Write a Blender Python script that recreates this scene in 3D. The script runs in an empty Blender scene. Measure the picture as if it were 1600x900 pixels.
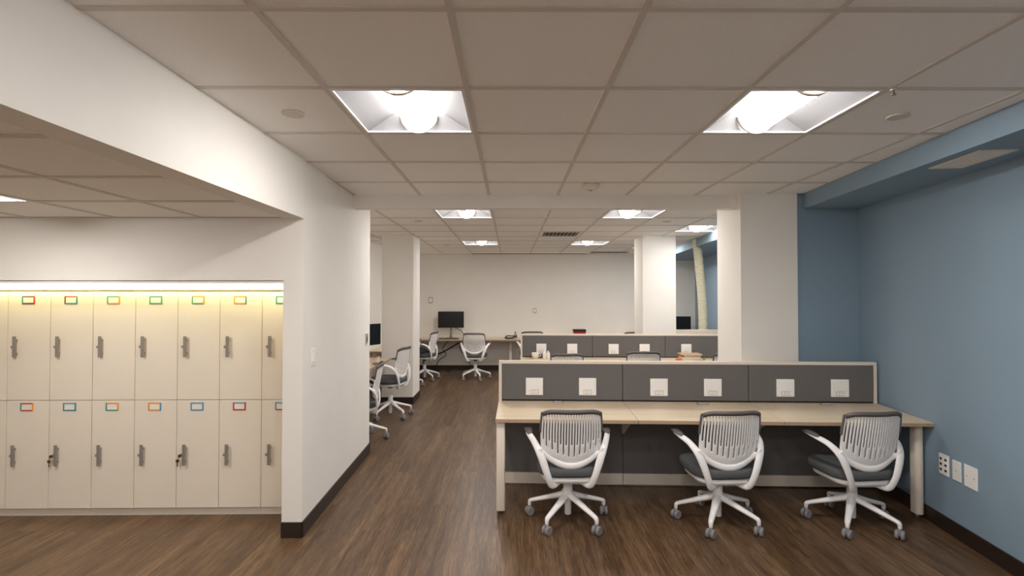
import bpy, bmesh, math, random
from mathutils import Vector, Matrix
random.seed(4)
PI = math.pi
COL = bpy.context.scene.collection
H = 1.66            # eye height
CEIL = 2.61

# ------------------------------------------------------------------ materials
def srgb(c):
    return tuple(((v/255)/12.92 if v/255 <= .04045 else ((v/255+.055)/1.055)**2.4) for v in c)

def mat(name, rgb, rough=.5, metal=0, noise=0.0, nscale=60, bump=0.0, bscale=300, spec=.5, lin=None):
    m = bpy.data.materials.new(name); m.use_nodes = True
    nt = m.node_tree; b = nt.nodes['Principled BSDF']
    c = lin if lin else srgb(rgb)
    b.inputs['Roughness'].default_value = rough
    b.inputs['Metallic'].default_value = metal
    b.inputs['Specular IOR Level'].default_value = spec
    b.inputs['Base Color'].default_value = (*c, 1)
    tc = nt.nodes.new('ShaderNodeTexCoord')
    if noise > 0:
        n = nt.nodes.new('ShaderNodeTexNoise'); n.inputs['Scale'].default_value = nscale
        n.inputs['Detail'].default_value = 4
        nt.links.new(tc.outputs['Object'], n.inputs['Vector'])
        r = nt.nodes.new('ShaderNodeValToRGB')
        r.color_ramp.elements[0].position = .3; r.color_ramp.elements[1].position = .7
        r.color_ramp.elements[0].color = (*[v*(1-noise) for v in c], 1)
        r.color_ramp.elements[1].color = (*[min(1, v*(1+noise)) for v in c], 1)
        nt.links.new(n.outputs['Fac'], r.inputs['Fac'])
        nt.links.new(r.outputs['Color'], b.inputs['Base Color'])
    if bump > 0:
        n2 = nt.nodes.new('ShaderNodeTexNoise'); n2.inputs['Scale'].default_value = bscale
        nt.links.new(tc.outputs['Object'], n2.inputs['Vector'])
        bp = nt.nodes.new('ShaderNodeBump'); bp.inputs['Strength'].default_value = bump
        bp.inputs['Distance'].default_value = .002
        nt.links.new(n2.outputs['Fac'], bp.inputs['Height'])
        nt.links.new(bp.outputs['Normal'], b.inputs['Normal'])
    return m

def emis(name, rgb, strength):
    m = bpy.data.materials.new(name); m.use_nodes = True
    nt = m.node_tree; b = nt.nodes['Principled BSDF']
    b.inputs['Base Color'].default_value = (.8, .8, .8, 1)
    b.inputs['Emission Color'].default_value = (*rgb, 1)
    b.inputs['Emission Strength'].default_value = strength
    return m

def floor_mat():
    m = bpy.data.materials.new('wood_floor'); m.use_nodes = True
    nt = m.node_tree; L = nt.links; b = nt.nodes['Principled BSDF']
    N = nt.nodes.new
    tc = N('ShaderNodeTexCoord'); mp = N('ShaderNodeMapping')
    mp.inputs['Rotation'].default_value = (0, 0, PI/2)
    L.new(tc.outputs['Object'], mp.inputs['Vector'])
    br = N('ShaderNodeTexBrick'); br.offset = .37; br.inputs['Scale'].default_value = 1
    br.inputs['Brick Width'].default_value = 1.22; br.inputs['Row Height'].default_value = .152
    br.inputs['Mortar Size'].default_value = .0008; br.inputs['Mortar Smooth'].default_value = .2
    br.inputs['Color1'].default_value = (0, 0, 0, 1); br.inputs['Color2'].default_value = (1, 1, 1, 1)
    br.inputs['Mortar'].default_value = (.3, .3, .3, 1)
    L.new(mp.outputs['Vector'], br.inputs['Vector'])
    # streaky grain, shifted per plank
    sx = N('ShaderNodeSeparateXYZ'); L.new(tc.outputs['Object'], sx.inputs[0])
    bw = N('ShaderNodeRGBToBW'); L.new(br.outputs['Color'], bw.inputs[0])
    def mth(op, a, bb):
        n = N('ShaderNodeMath'); n.operation = op
        for i, v in enumerate((a, bb)):
            if isinstance(v, (int, float)): n.inputs[i].default_value = v
            else: L.new(v, n.inputs[i])
        return n.outputs[0]
    def grain(fx, fy, det):
        cx = N('ShaderNodeCombineXYZ')
        L.new(mth('MULTIPLY', sx.outputs['X'], fx), cx.inputs[0])
        L.new(mth('ADD', mth('MULTIPLY', sx.outputs['Y'], fy), mth('MULTIPLY', bw.outputs[0], 7)), cx.inputs[1])
        n = N('ShaderNodeTexNoise'); n.inputs['Scale'].default_value = 1
        n.inputs['Detail'].default_value = det; n.inputs['Roughness'].default_value = .65
        L.new(cx.outputs[0], n.inputs['Vector']); return n.outputs['Fac']
    g1 = grain(120, 3.0, 7); g2 = grain(16, 1.1, 4)
    g3 = grain(330, 9, 3)
    s = mth('ADD', mth('ADD', mth('MULTIPLY', g1, .5), mth('MULTIPLY', mth('SUBTRACT', g3, .5), .38)), mth('MULTIPLY', 0.0, 0.0)) if False else mth('ADD', mth('ADD', mth('MULTIPLY', g1, .55), mth('MULTIPLY', mth('SUBTRACT', g3, .5), .55)), mth('ADD', mth('MULTIPLY', g2, .5), mth('MULTIPLY', bw.outputs[0], .07)))
    r = N('ShaderNodeValToRGB'); cr = r.color_ramp
    cr.elements[0].position = .38; cr.elements[0].color = (*srgb((56, 40, 27)), 1)
    cr.elements[1].position = .76; cr.elements[1].color = (*srgb((138, 110, 82)), 1)
    e = cr.elements.new(.56); e.color = (*srgb((93, 70, 50)), 1)
    L.new(s, r.inputs['Fac'])
    mx = N('ShaderNodeMixRGB'); mx.blend_type = 'MULTIPLY'
    L.new(mth('MULTIPLY', br.outputs['Fac'], .45), mx.inputs['Fac'])
    L.new(r.outputs['Color'], mx.inputs['Color1']); mx.inputs['Color2'].default_value = (.25, .2, .17, 1)
    L.new(mx.outputs['Color'], b.inputs['Base Color'])
    b.inputs['Roughness'].default_value = .36
    bp = N('ShaderNodeBump'); bp.inputs['Strength'].default_value = .25; bp.inputs['Distance'].default_value = .002
    L.new(g1, bp.inputs['Height']); L.new(bp.outputs['Normal'], b.inputs['Normal'])
    return m

def laminate_mat(name, rgb):
    m = mat(name, rgb, .4)
    nt = m.node_tree; L = nt.links; N = nt.nodes.new; b = nt.nodes['Principled BSDF']
    tc = N('ShaderNodeTexCoord'); mp = N('ShaderNodeMapping'); mp.inputs['Scale'].default_value = (2.2, 70, 70)
    n = N('ShaderNodeTexNoise'); n.inputs['Scale'].default_value = 1; n.inputs['Detail'].default_value = 5
    r = N('ShaderNodeValToRGB'); c = srgb(rgb)
    r.color_ramp.elements[0].position = .3; r.color_ramp.elements[0].color = (*[v*.86 for v in c], 1)
    r.color_ramp.elements[1].position = .7; r.color_ramp.elements[1].color = (*[min(1, v*1.07) for v in c], 1)
    L.new(tc.outputs['Object'], mp.inputs[0]); L.new(mp.outputs[0], n.inputs['Vector'])
    L.new(n.outputs['Fac'], r.inputs['Fac']); L.new(r.outputs['Color'], b.inputs['Base Color'])
    return m

M = dict(
    wall=mat('white_wall_paint', (240, 236, 230), .75, noise=.015, nscale=3, bump=.08),
    blue=mat('blue_wall_paint', (134, 156, 173), .7, noise=.02, nscale=3, bump=.08),
    tile=mat('ceiling_tile', (250, 247, 243), .95, noise=.05, nscale=180, bump=.25, bscale=400, spec=.2),
    tbar=mat('ceiling_bar', (216, 208, 199), .6),
    base=mat('dark_baseboard', (44, 32, 26), .45, noise=.05, nscale=20),
    floor=floor_mat(),
    lam=laminate_mat('light_wood_laminate', (226, 207, 180)),
    lamedge=mat('laminate_edge', (176, 150, 124), .5, noise=.06, nscale=40),
    fabric=mat('grey_fabric', (112, 109, 108), .95, noise=.12, nscale=700, bump=.4, bscale=900, spec=.1),
    cream=mat('cream_frame', (232, 220, 206), .45, noise=.01),
    white=mat('white_plastic', (240, 238, 238), .38, noise=.01),
    trim=mat('grey_plastic', (98, 93, 92), .5, noise=.03),
    seat=mat('grey_seat_fabric', (88, 90, 92), .9, noise=.12, nscale=500, bump=.3, spec=.2),
    caster=mat('caster_grey', (132, 130, 132), .5, noise=.03),
    metal=mat('grey_metal', (150, 143, 138), .35, metal=.6, noise=.03),
    dark=mat('dark_gap', (30, 26, 24), .8, noise=.05),
    black=mat('black_plastic', (22, 22, 24), .35, noise=.05),
    screen=mat('dark_screen', (14, 14, 16), .18, noise=.02),
    locker=mat('cream_locker', (232, 222, 208), .45, noise=.012, nscale=5),
    card=mat('white_card', (236, 230, 220), .6, noise=.01),
    plate=mat('white_wall_plate', (248, 245, 242), .4, noise=.01),
    platedk=mat('plate_recess', (170, 162, 156), .5, noise=.02),
    steel=mat('brushed_handle', (150, 143, 138), .4, metal=.3, noise=.05, nscale=90),
    brass=mat('dark_brass', (120, 92, 48), .35, metal=.8, noise=.05),
    duct=mat('cream_duct', (226, 220, 196), .55, noise=.02),
    reflector=mat('fixture_reflector', (135, 134, 136), .5, noise=.005, nscale=5),
    green=mat('green_item', (120, 165, 70), .5, noise=.1),
    orange=mat('orange_item', (222, 110, 40), .5, noise=.1),
    red=mat('red_item', (160, 30, 30), .45, noise=.1),
    paper=mat('paper', (232, 218, 200), .7, noise=.03),
    kraft=mat('kraft_cover', (196, 160, 120), .6, noise=.05),
    brown=mat('brown_cover', (108, 72, 52), .5, noise=.05),
    glass=mat('clear_plastic', (225, 228, 228), .12, noise=.01),
    jacket=mat('dark_cloth', (44, 46, 52), .95, noise=.2, nscale=40, bump=.5),
    c_teal=mat('frame_teal', (60, 140, 140), .5, noise=.05),
    c_blue=mat('frame_blue', (86, 150, 186), .5, noise=.05),
    c_red=mat('frame_red', (186, 52, 44), .5, noise=.05),
    c_orange=mat('frame_orange', (232, 150, 50), .5, noise=.05),
    c_green=mat('frame_green', (74, 150, 112), .5, noise=.05),
    c_dark=mat('frame_maroon', (110, 44, 44), .5, noise=.05),
    lamp=emis('lamp_glow', (1, .962, .915), 104), glow=emis('diffuser_glow', (1, .97, .93), 12),
    led=emis('led_glow', (1, .90, .48), 8.5),
)
M['glass'].node_tree.nodes['Principled BSDF'].inputs['Transmission Weight'].default_value = .8

# ------------------------------------------------------------------ mesh helpers
class MB:
    def __init__(s): s.bm = bmesh.new(); s.mats = []
    def _mi(s, m):
        if m is None: return 0
        if m not in s.mats: s.mats.append(m)
        return s.mats.index(m)
    def box(s, x0, x1, y0, y1, z0, z1, m=None, bevel=0, seg=2, rot=None):
        return s.prism([(x0, y0), (x1, y0), (x1, y1), (x0, y1)], z0, z1, m, bevel, seg, rot)
    def prism(s, poly, z0, z1, m=None, bevel=0, seg=2, rot=None):
        bm = s.bm; mi = s._mi(m)
        a = sum(poly[i][0]*poly[(i+1) % len(poly)][1]-poly[(i+1) % len(poly)][0]*poly[i][1] for i in range(len(poly)))
        if a < 0: poly = poly[::-1]
        b = [bm.verts.new((x, y, z0)) for x, y in poly]; t = [bm.verts.new((x, y, z1)) for x, y in poly]
        fs = [bm.faces.new(b[::-1]), bm.faces.new(t)]
        n = len(poly)
        for i in range(n):
            j = (i+1) % n; fs.append(bm.faces.new((b[i], b[j], t[j], t[i])))
        vs = b+t
        if bevel > 0:
            r = bmesh.ops.bevel(bm, geom=list({e for f in fs for e in f.edges}), offset=bevel, segments=seg, profile=.5, affect='EDGES')
            fs = [f for f in set(fs) | set(r['faces']) if f.is_valid]
            vs = list({v for f in fs for v in f.verts})
        for f in fs: f.material_index = mi
        if rot is not None: bmesh.ops.transform(bm, matrix=rot, verts=vs)
        return s
    def seg(s, p0, p1, o0, o1, z0, z1, m=None, bevel=0):
        """slab along the plan line p0-p1, from offset o0 to o1 to its left"""
        d = Vector((p1[0]-p0[0], p1[1]-p0[1])).normalized(); n = Vector((-d.y, d.x))
        q = [(p0[0]+n.x*o0, p0[1]+n.y*o0), (p1[0]+n.x*o0, p1[1]+n.y*o0), (p1[0]+n.x*o1, p1[1]+n.y*o1), (p0[0]+n.x*o1, p0[1]+n.y*o1)]
        return s.prism(q, z0, z1, m, bevel)
    def cyl(s, c, r, h, axis='z', m=None, n=20, r2=None, caps=True):
        r2 = r if r2 is None else r2
        return s.lathe([(r, 0), (r2, h)], c, axis, m, n, caps)
    def lathe(s, prof, c=(0, 0, 0), axis='z', m=None, n=20, caps=True):
        bm = s.bm; mi = s._mi(m); rings = []
        for r, h in prof:
            ring = []
            for i in range(n):
                a = 2*PI*i/n; u, v = r*math.cos(a), r*math.sin(a)
                p = {'z': (u, v, h), 'y': (v, h, u), 'x': (h, u, v)}[axis]
                ring.append(bm.verts.new((c[0]+p[0], c[1]+p[1], c[2]+p[2])))
            rings.append(ring)
        for a, b in zip(rings, rings[1:]):
            for i in range(n):
                j = (i+1) % n; f = bm.faces.new((a[i], a[j], b[j], b[i])); f.material_index = mi; f.smooth = True
        if caps:
            f = bm.faces.new(rings[0][::-1]); f.material_index = mi
            f = bm.faces.new(rings[-1]); f.material_index = mi
        return s
    def sweep(s, pts, rad, m=None, n=10, up=(0, 0, 1), sub=6, smooth=True):
        """tube along pts; rad = list of (a across, b along up) half axes"""
        bm = s.bm; mi = s._mi(m)
        P = [Vector(p) for p in pts]; R = [r if isinstance(r, tuple) else (r, r) for r in (rad if isinstance(rad, list) else [rad]*len(P))]
        if sub > 1 and len(P) > 2:
            Q, S = [], []
            for i in range(len(P)-1):
                p0 = P[max(i-1, 0)]; p1 = P[i]; p2 = P[i+1]; p3 = P[min(i+2, len(P)-1)]
                for k in range(sub):
                    t = k/sub
                    Q.append(.5*((2*p1)+(p2-p0)*t+(2*p0-5*p1+4*p2-p3)*t*t+(3*p1-p0-3*p2+p3)*t**3))
                    S.append((R[i][0]*(1-t)+R[i+1][0]*t, R[i][1]*(1-t)+R[i+1][1]*t))
            Q.append(P[-1]); S.append(R[-1]); P, R = Q, S
        U = Vector(up).normalized(); rings = []
        for i, p in enumerate(P):
            t = (P[min(i+1, len(P)-1)]-P[max(i-1, 0)]).normalized()
            x = t.cross(U)
            if x.length < 1e-3: x = t.cross(Vector((1, 0, 0)))
            x.normalize(); y = x.cross(t).normalized()
            rings.append([bm.verts.new(p+x*R[i][0]*math.cos(2*PI*k/n)+y*R[i][1]*math.sin(2*PI*k/n)) for k in range(n)])
        for a, b in zip(rings, rings[1:]):
            for k in range(n):
                j = (k+1) % n; f = bm.faces.new((a[k], a[j], b[j], b[k])); f.material_index = mi; f.smooth = smooth
        for r in (rings[0][::-1], rings[-1]):
            f = bm.faces.new(r); f.material_index = mi
        return s
    def pad(s, cx, cy, w, d, z0, z1, r, e, m=None, dome=0, seg=6):
        """rounded-rectangle cushion with rounded rims"""
        bm = s.bm; mi = s._mi(m); rings = []
        def rr(w, d, r):
            out = []
            for q, (sx, sy) in enumerate(((1, 1), (-1, 1), (-1, -1), (1, -1))):
                for k in range(seg+1):
                    a = PI/2*q+PI/2*k/seg
                    out.append((cx+sx*(w/2-r)+r*math.cos(a), cy+sy*(d/2-r)+r*math.sin(a)))
            return out
        lev = [(e, z0), (e*.3, z0+e*.3), (0, z0+e), (0, z1-e), (e*.3, z1-e*.3), (e, z1), (e+.05*w, z1+dome*.5), (e+.25*w, z1+dome)]
        for ins, z in lev:
            ww, dd = w-2*ins, d-2*ins; rad = max(.002, min(r-ins, ww/2, dd/2) if r > ins else .002)
            rings.append([bm.verts.new((x, y, z)) for x, y in rr(ww, dd, rad)])
        n = len(rings[0])
        for a, b in zip(rings, rings[1:]):
            for i in range(n):
                j = (i+1) % n; f = bm.faces.new((a[i], a[j], b[j], b[i])); f.material_index = mi; f.smooth = True
        for q in (rings[0][::-1], rings[-1]):
            f = bm.faces.new(q); f.material_index = mi
        return s
    def build(s, name, m=None, parent=None, world=False):
        me = bpy.data.meshes.new(name)
        if world and parent is not None:
            L = parent.location
            bmesh.ops.translate(s.bm, vec=(-L.x, -L.y, -L.z), verts=s.bm.verts)
        bmesh.ops.recalc_face_normals(s.bm, faces=s.bm.faces)
        s.bm.to_mesh(me); s.bm.free()
        for k in (s.mats or [m]): me.materials.append(k)
        if m is not None and s.mats: pass
        o = bpy.data.objects.new(name, me); COL.objects.link(o)
        if parent is not None: o.parent = parent
        return o

def rebase(o, loc):
    """move the origin of a world-space mesh to loc"""
    loc = Vector(loc); o.data.transform(Matrix.Translation(-loc)); o.location = loc; return o

def tag(o, label=None, cat=None, group=None, kind=None):
    if label: o['label'] = label
    if cat: o['category'] = cat
    if group: o['group'] = group
    if kind: o['kind'] = kind
    return o

def empty(name, loc, rz=0):
    o = bpy.data.objects.new(name, None); COL.objects.link(o); o.empty_display_size = .1
    o.location = loc; o.rotation_euler = (0, 0, rz); return o

def copy_tree(o, parent=None):
    kids = list(o.children)
    c = o.copy(); COL.objects.link(c); c.parent = parent
    for k in kids: copy_tree(k, c)
    return c

def struct(o, label=None, cat=None):
    o['kind'] = 'structure'
    if label: o['label'] = label
    if cat: o['category'] = cat
    return o

# camera numbers, used to read distances off the room survey
_t = math.radians(.93); _w = math.radians(.21)
def ray(px, py):
    a = (px-800)/800; b = (450-py)/800
    y = math.cos(_t)-b*math.sin(_t); z = math.sin(_t)+b*math.cos(_t)
    return a*math.cos(_w)+y*math.sin(_w), -a*math.sin(_w)+y*math.cos(_w), z
def atY(px, py, Y):
    X, y, z = ray(px, py); k = Y/y; return X*k, Y, H+z*k
def atZ(px, py, z0):
    X, y, z = ray(px, py); k = (z0-H)/z; return X*k, y*k, z0

# ------------------------------------------------------------------ room shell
def bw(Y): return 3.0+.140*(Y-3.065)+.004      # blue wall line in plan
YB = 11.6; YF = -3.0; XL = -5.2

struct(MB().box(XL-.1, 5.2, YF-.1, YB+.1, -.05, 0).build('floor', M['floor']), 'brown wood plank floor running towards the back wall', 'floor')

T = .6467; GX = -.2; GY = 2.33
FIX = []
lx = [GX-.5*T, GX+2.5*T]
for yy in (GY+.5*T-5*T, GY+.5*T, GY+5.5*T, GY+10.5*T):
    for xx in lx: FIX.append((xx, yy))
FIX += [(GX+4.5*T-.03, GY+7.5*T), (GX+4.5*T-.03, GY+11.5*T)]
FIX += [(GX+.5*T+T*.0, GY-2.5*T), (GX+.5*T, GY-6.5*T)]  # two extra unseen lights, added to brighten the ceiling
FIX = [((GX+4.5*T) if x > 2 else x, y) for x, y in FIX]

def ceiling(name, gx, gy, t, x0, x1, y0, y1, z, holes, label):
    mb = MB()
    i0 = math.floor((x0-gx)/t); i1 = math.ceil((x1-gx)/t)
    j0 = math.floor((y0-gy)/t); j1 = math.ceil((y1-gy)/t)
    for i in range(i0, i1):
        for j in range(j0, j1):
            cx = gx+(i+.5)*t; cy = gy+(j+.5)*t
            if any(abs(cx-a) < .3 and abs(cy-b) < .3 for a, b in holes): continue
            a0, a1 = max(x0, gx+i*t), min(x1, gx+(i+1)*t); b0, b1 = max(y0, gy+j*t), min(y1, gy+(j+1)*t)
            if a1-a0 < .01 or b1-b0 < .01: continue
            mb.box(a0, a1, b0, b1, z+.006, z+.02)
    c = mb.build(name, M['tile']); struct(c, label, 'ceiling')
    g = MB(); w = .0125
    for i in range(i0, i1+1):
        x = gx+i*t
        if x0 < x < x1: g.box(x-w, x+w, y0, y1, z, z+.012)
    for j in range(j0, j1+1):
        y = gy+j*t
        if y0 < y < y1: g.box(x0, x1, y-w, y+w, z+.0003, z+.012)
    g.build('ceiling_grid', M['tbar'], c)
    return c

ceiling('ceiling', GX, GY, T, -2.5, 4.7, YF, YB, CEIL, FIX, 'suspended ceiling of square tiles over the office')
LZ = 2.203
ceiling('ceiling_low', -2.135, 1.745, .6, XL, -1.57, YF, 3.56, LZ, [(-3.035, 2.645), (-3.035, .245)], 'lower suspended ceiling in front of the lockers')

# left header and white wall block
JY = 3.558
struct(MB().prism([(-1.425, YF), (-1.435, JY), (-1.572, JY), (-1.572, YF)], LZ-.002, CEIL+.03).build('wall_left_header', M['wall']))
struct(MB().prism([(-1.436, JY), (-1.497, 5.47), (-2.5, 5.47), (-2.5, 4.55), (-1.575, 4.55), (-1.575, JY)], 0, CEIL+.03).build('wall_left_front', M['wall']), 'white wall end beside the lockers', 'wall')
up = MB(); up.box(XL, -1.575, JY, 4.55, 1.765, LZ+.05); up.box(XL, -1.575, JY, JY+.06, 1.749, 1.77); up.box(XL, -1.575, 4.42, 4.55, 0, 1.765)
struct(up.build('wall_locker_alcove', M['wall']), 'white wall with the locker alcove below', 'wall')
struct(MB().box(XL-.1, XL, YF, 4.6, 0, CEIL).build('wall_far_left', M['wall']))
struct(MB().box(XL-.1, 5.2, YF-.1, YF, 0, CEIL+.05).build('wall_behind', M['wall']))
struct(MB().box(-2.5, -2.4, 5.47, YB, 0, CEIL+.03).build('wall_rear_left', M['wall']))
struct(MB().box(-2.5, 4.9, YB, YB+.1, 0, CEIL+.03).build('wall_back', M['wall']), 'pale back wall behind the long desk', 'wall')
struct(MB().prism([(bw(YF), YF), (bw(YB+.05), YB+.05), (5.2, YB+.05), (5.2, YF)], 0, CEIL+.03).build('wall_right', M['blue']), 'blue painted right wall', 'wall')
struct(MB().box(2.655, bw(4.74)+.02, 4.74, 4.9, 0, CEIL+.02).build('wall_blue_return', M['blue']), 'short blue wall between the pillar and right wall', 'wall')
sof = MB(); sof.prism([(2.498-.0986*(2.467-YF)*1.05, YF), (2.498, 2.467), (2.726, 4.735), (bw(4.735)+.02, 4.735), (bw(YF)+.02, YF)], 2.475, CEIL+.01)
sof.prism([(2.74, 4.905), (3.35, YB), (bw(YB), YB), (bw(4.905)+.02, 4.905)], 2.475, CEIL+.01)
struct(sof.build('wall_right_soffit', M['blue']), 'blue dropped soffit along the right wall', 'soffit')
struct(MB().box(-1.49, 2.13, 4.80, 4.92, 2.49, CEIL+.01).build('trim_1', M['wall']), 'shallow beam crossing the ceiling', 'beam')

def column(name, x0, x1, y0, y1, label):
    c = struct(MB().box(x0, x1, y0, y1, 0, CEIL+.01).build(name, M['wall']), label, 'pillar')
    b = .008
    bb = MB(); bb.box(x0-b, x1+b, y0-b, y0, 0, .105); bb.box(x0-b, x0, y0, y1, 0, .105); bb.box(x1, x1+b, y0, y1, 0, .105); bb.box(x0-b, x1+b, y1, y1+b, 0, .105)
    struct(bb.build('baseboard_'+name[5:], M['base']))
column('wall_pillar_front', 2.13, 2.655, 4.715, 5.25, 'pale square pillar behind the front bench')
column('wall_pillar_left', -1.985, -1.50, 7.93, 8.50, 'pale square pillar left of the walkway')
column('wall_pillar_rear', 2.08, 2.60, 8.02, 8.56, 'pale square pillar behind the second bench')
struct(MB().box(2.60, bw(8.2), 8.12, 8.26, 0, 1.125).build('wall_low_ledge', M['cream']), 'low white partition beside the rear pillar', 'wall')

def baseboard(name, pts, flip=1):
    mb = MB()
    for p, q in zip(pts, pts[1:]): mb.seg(p, q, 0, .011*flip, 0, .105)
    struct(mb.build('baseboard_'+name, M['base']))
struct(MB().seg((-1.425, YF), (-1.478, 4.8), -.022, 0, CEIL-.002, CEIL+.01).build('trim_2', M['tbar']))
baseboard('left', [(-1.575, JY), (-1.436, JY), (-1.497, 5.47), (-2.4, 5.47)], -1)
baseboard('rear_left', [(-2.4, 5.47), (-2.4, YB)], -1)
baseboard('back', [(-2.4, YB), (bw(YB), YB)], -1)
baseboard('right', [(bw(YF), YF), (bw(4.74), 4.74)], 1)
baseboard('return', [(2.66, 4.74), (bw(4.74), 4.74)], -1)
baseboard('right_rear', [(bw(4.9), 4.9), (bw(YB), YB)], 1)

# ------------------------------------------------------------------ recessed ceiling lights
def make_fixture():
    r = empty('ceiling_light', (0, 0, 0))
    h = MB(); bm = h.bm; o, zt = .308, .105
    lo = [bm.verts.new(p) for p in ((-o, -o, 0), (o, -o, 0), (o, o, 0), (-o, o, 0))]
    tx, ty = .13, .275
    hi = [bm.verts.new(p) for p in ((-tx, -ty, zt), (tx, -ty, zt), (tx, ty, zt), (-tx, ty, zt))]
    mid = [bm.verts.new(p) for p in ((-.22, -.292, .066), (.22, -.292, .066), (.22, .292, .066), (-.22, .292, .066))]
    bmesh.ops.delete(bm, geom=mid, context='VERTS')
    for a, b in ((lo, hi),):
        for i in range(4): bm.faces.new((a[i], a[(i+1) % 4], b[(i+1) % 4], b[i]))
    bm.faces.new(hi)
    h.build('reflector', M['reflector'], r)
    f = MB(); a, b = .298, .32
    f.box(-b, b, -b, -a, -.002, .006); f.box(-b, b, a, b, -.002, .006); f.box(-b, -a, -a, a, -.002, .006); f.box(a, b, -a, a, -.002, .006)
    f.build('frame', M['white'], r)
    d = MB(); bm = d.bm; n = 12; R = .095; rows = []
    for y in (-.27, -.13, 0, .13, .27):
        rows.append([bm.verts.new((R*math.cos(PI*k/n), y, .083-.092*math.sin(PI*k/n))) for k in range(n+1)])
    for p, q in zip(rows, rows[1:]):
        for k in range(n):
            fc = bm.faces.new((p[k], p[k+1], q[k+1], q[k])); fc.smooth = True; fc.material_index = 0 if 4 <= k < 8 else 1
    for fc in (bm.faces.new(rows[0]), bm.faces.new(rows[-1][::-1])): fc.material_index = 1
    d.mats = [M['lamp'], M['glow']]
    d.build('diffuser', None, r)
    for s in (-1, 1):
        e = MB()
        e.sweep([(R*1.06*math.cos(PI*k/n), s*.276, .083-.093*math.sin(PI*k/n)) for k in range(n+1)], (.008, .012), up=(0, 1, 0), sub=1, n=8)
        e.build('end_ring', M['cream'], r)
    return r
FL = ['bright square ceiling light above and behind the viewpoint, left', 'bright square ceiling light above and behind the viewpoint, right',
      'large square ceiling light nearest the front, above the walkway', 'large square ceiling light nearest the front, above the front bench',
      'square ceiling light just beyond the beam, left one', 'square ceiling light just beyond the beam, right one',
      'far small square ceiling light above the walkway near the back wall', 'far small square ceiling light left of the rear pillar near the back wall',
      'square ceiling light right of the rear pillar near the duct', 'square ceiling light mostly hidden behind the rear pillar']
fx0 = make_fixture()
cells = [(x, y, CEIL) for x, y in FIX]+[(-3.035, 2.645, LZ), (-3.035, .245, LZ)]
FL += ['square ceiling light overhead just behind the viewpoint, middle one', 'square ceiling light far behind the viewpoint']
FL += ['square light in the lower ceiling in front of the lockers', 'square light in the lower ceiling left of the viewpoint']
for i, (x, y, z) in enumerate(cells):
    o = fx0 if i == 0 else copy_tree(fx0)
    o.location = (x, y, z+.002)
    if z == LZ: o.scale = (.93, .93, 1)
    tag(o, FL[i], 'ceiling light', 'recessed square ceiling lights')

# ceiling fittings
def disc(p, r, label, h=.009):
    o = MB().lathe([(r, 0), (r, -h*.6), (r*.92, -h)], (0, 0, 0), m=M['tbar'], n=28).build('ceiling_disc')
    o.location = (p[0], p[1], p[2]); tag(o, label, 'ceiling disc', 'round covers on the ceiling'); return o
disc(atZ(458, 177, CEIL+.006), .058, 'round flat disc in the ceiling left of the walkway light')
disc(atZ(1403, 181, CEIL+.006), .055, 'round flat disc in the ceiling right of the bench light')
disc(atZ(654, 345, CEIL+.006), .055, 'small round disc beyond the beam, left of its left light')
disc(atZ(1042, 346, CEIL+.006), .055, 'small round disc beyond the beam, between its lights on the right')
disc(atZ(699, 383, CEIL+.006), .05, 'tiny round disc in the far ceiling left of the far light')
disc(atZ(961, 382, CEIL+.006), .05, 'tiny round disc in the far ceiling left of the rear pillar')
sp = empty('sprinkler', atZ(1396, 140, CEIL))
MB().lathe([(.014, 0), (.012, -.004)], m=M['cream']).build('collar', parent=sp)
MB().lathe([(.004, -.003), (.005, -.02), (.012, -.022), (.012, -.024)], m=M['metal']).build('nozzle', parent=sp)
tag(sp, 'tiny sprinkler tip at the corner of the front right ceiling light', 'sprinkler')
p = atZ(923, 289, CEIL); sd = empty('smoke_detector', p)
MB().lathe([(.075, 0), (.075, -.014), (.07, -.02)], m=M['cream'], n=32).build('mounting_base', parent=sd)
MB().lathe([(.066, -.02), (.062, -.034), (.05, -.045), (.02, -.048)], m=M['cream'], n=32).build('sensor_cap', parent=sd)
MB().lathe([(.012, -.046), (.012, -.05)], m=M['dark'], n=12).build('sensor_dot', parent=sd)
tag(sd, 'round cream smoke detector on the ceiling in front of the beam', 'smoke detector')

def grille(name, loc, w, d, rz, n, z, label, slatm, backm, framem):
    r = empty(name, loc, rz)
    f = MB(); t = .02
    f.box(-w/2, w/2, -d/2, -d/2+t, -.006, 0); f.box(-w/2, w/2, d/2-t, d/2, -.006, 0); f.box(-w/2, -w/2+t, -d/2+t, d/2-t, -.006, 0); f.box(w/2-t, w/2, -d/2+t, d/2-t, -.006, 0)
    f.build('frame', framem, r)
    MB().box(-w/2+t, w/2-t, -d/2+t, d/2-t, -.0015, 0).build('backing', backm, r)
    for k in range(n):
        x = -w/2+t+(w-2*t)*(k+.5)/n
        MB().box(x-.004, x+.004, -d/2+t, d/2-t, -.005, .0, rot=None).build('slat', slatm, r)
    tag(r, label, 'air vent'); return r
a = atZ(845, 362, CEIL); 
grille('ceiling_vent', (GX+1.5*T, GY+8.5*T, CEIL+.005), .56, .5, 0, 9, CEIL, 'square air vent with dark slots in the rear ceiling', M['tbar'], M['dark'], M['tbar'])
grille('soffit_vent', (2.735, 3.02, 2.475), .2, .40, -.10, 9, 2.475, 'pale slatted air vent under the blue soffit', M['plate'], M['platedk'], M['card'])  # grey backing paints in the shade between the pale slats
sl = MB(); 
o = MB().box(-.85, 1.7, 11.40, 11.46, CEIL-.004, CEIL+.004).build('linear_diffuser', M['dark']); tag(o, 'long dark slot diffuser where the ceiling meets the back wall', 'air diffuser')
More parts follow.
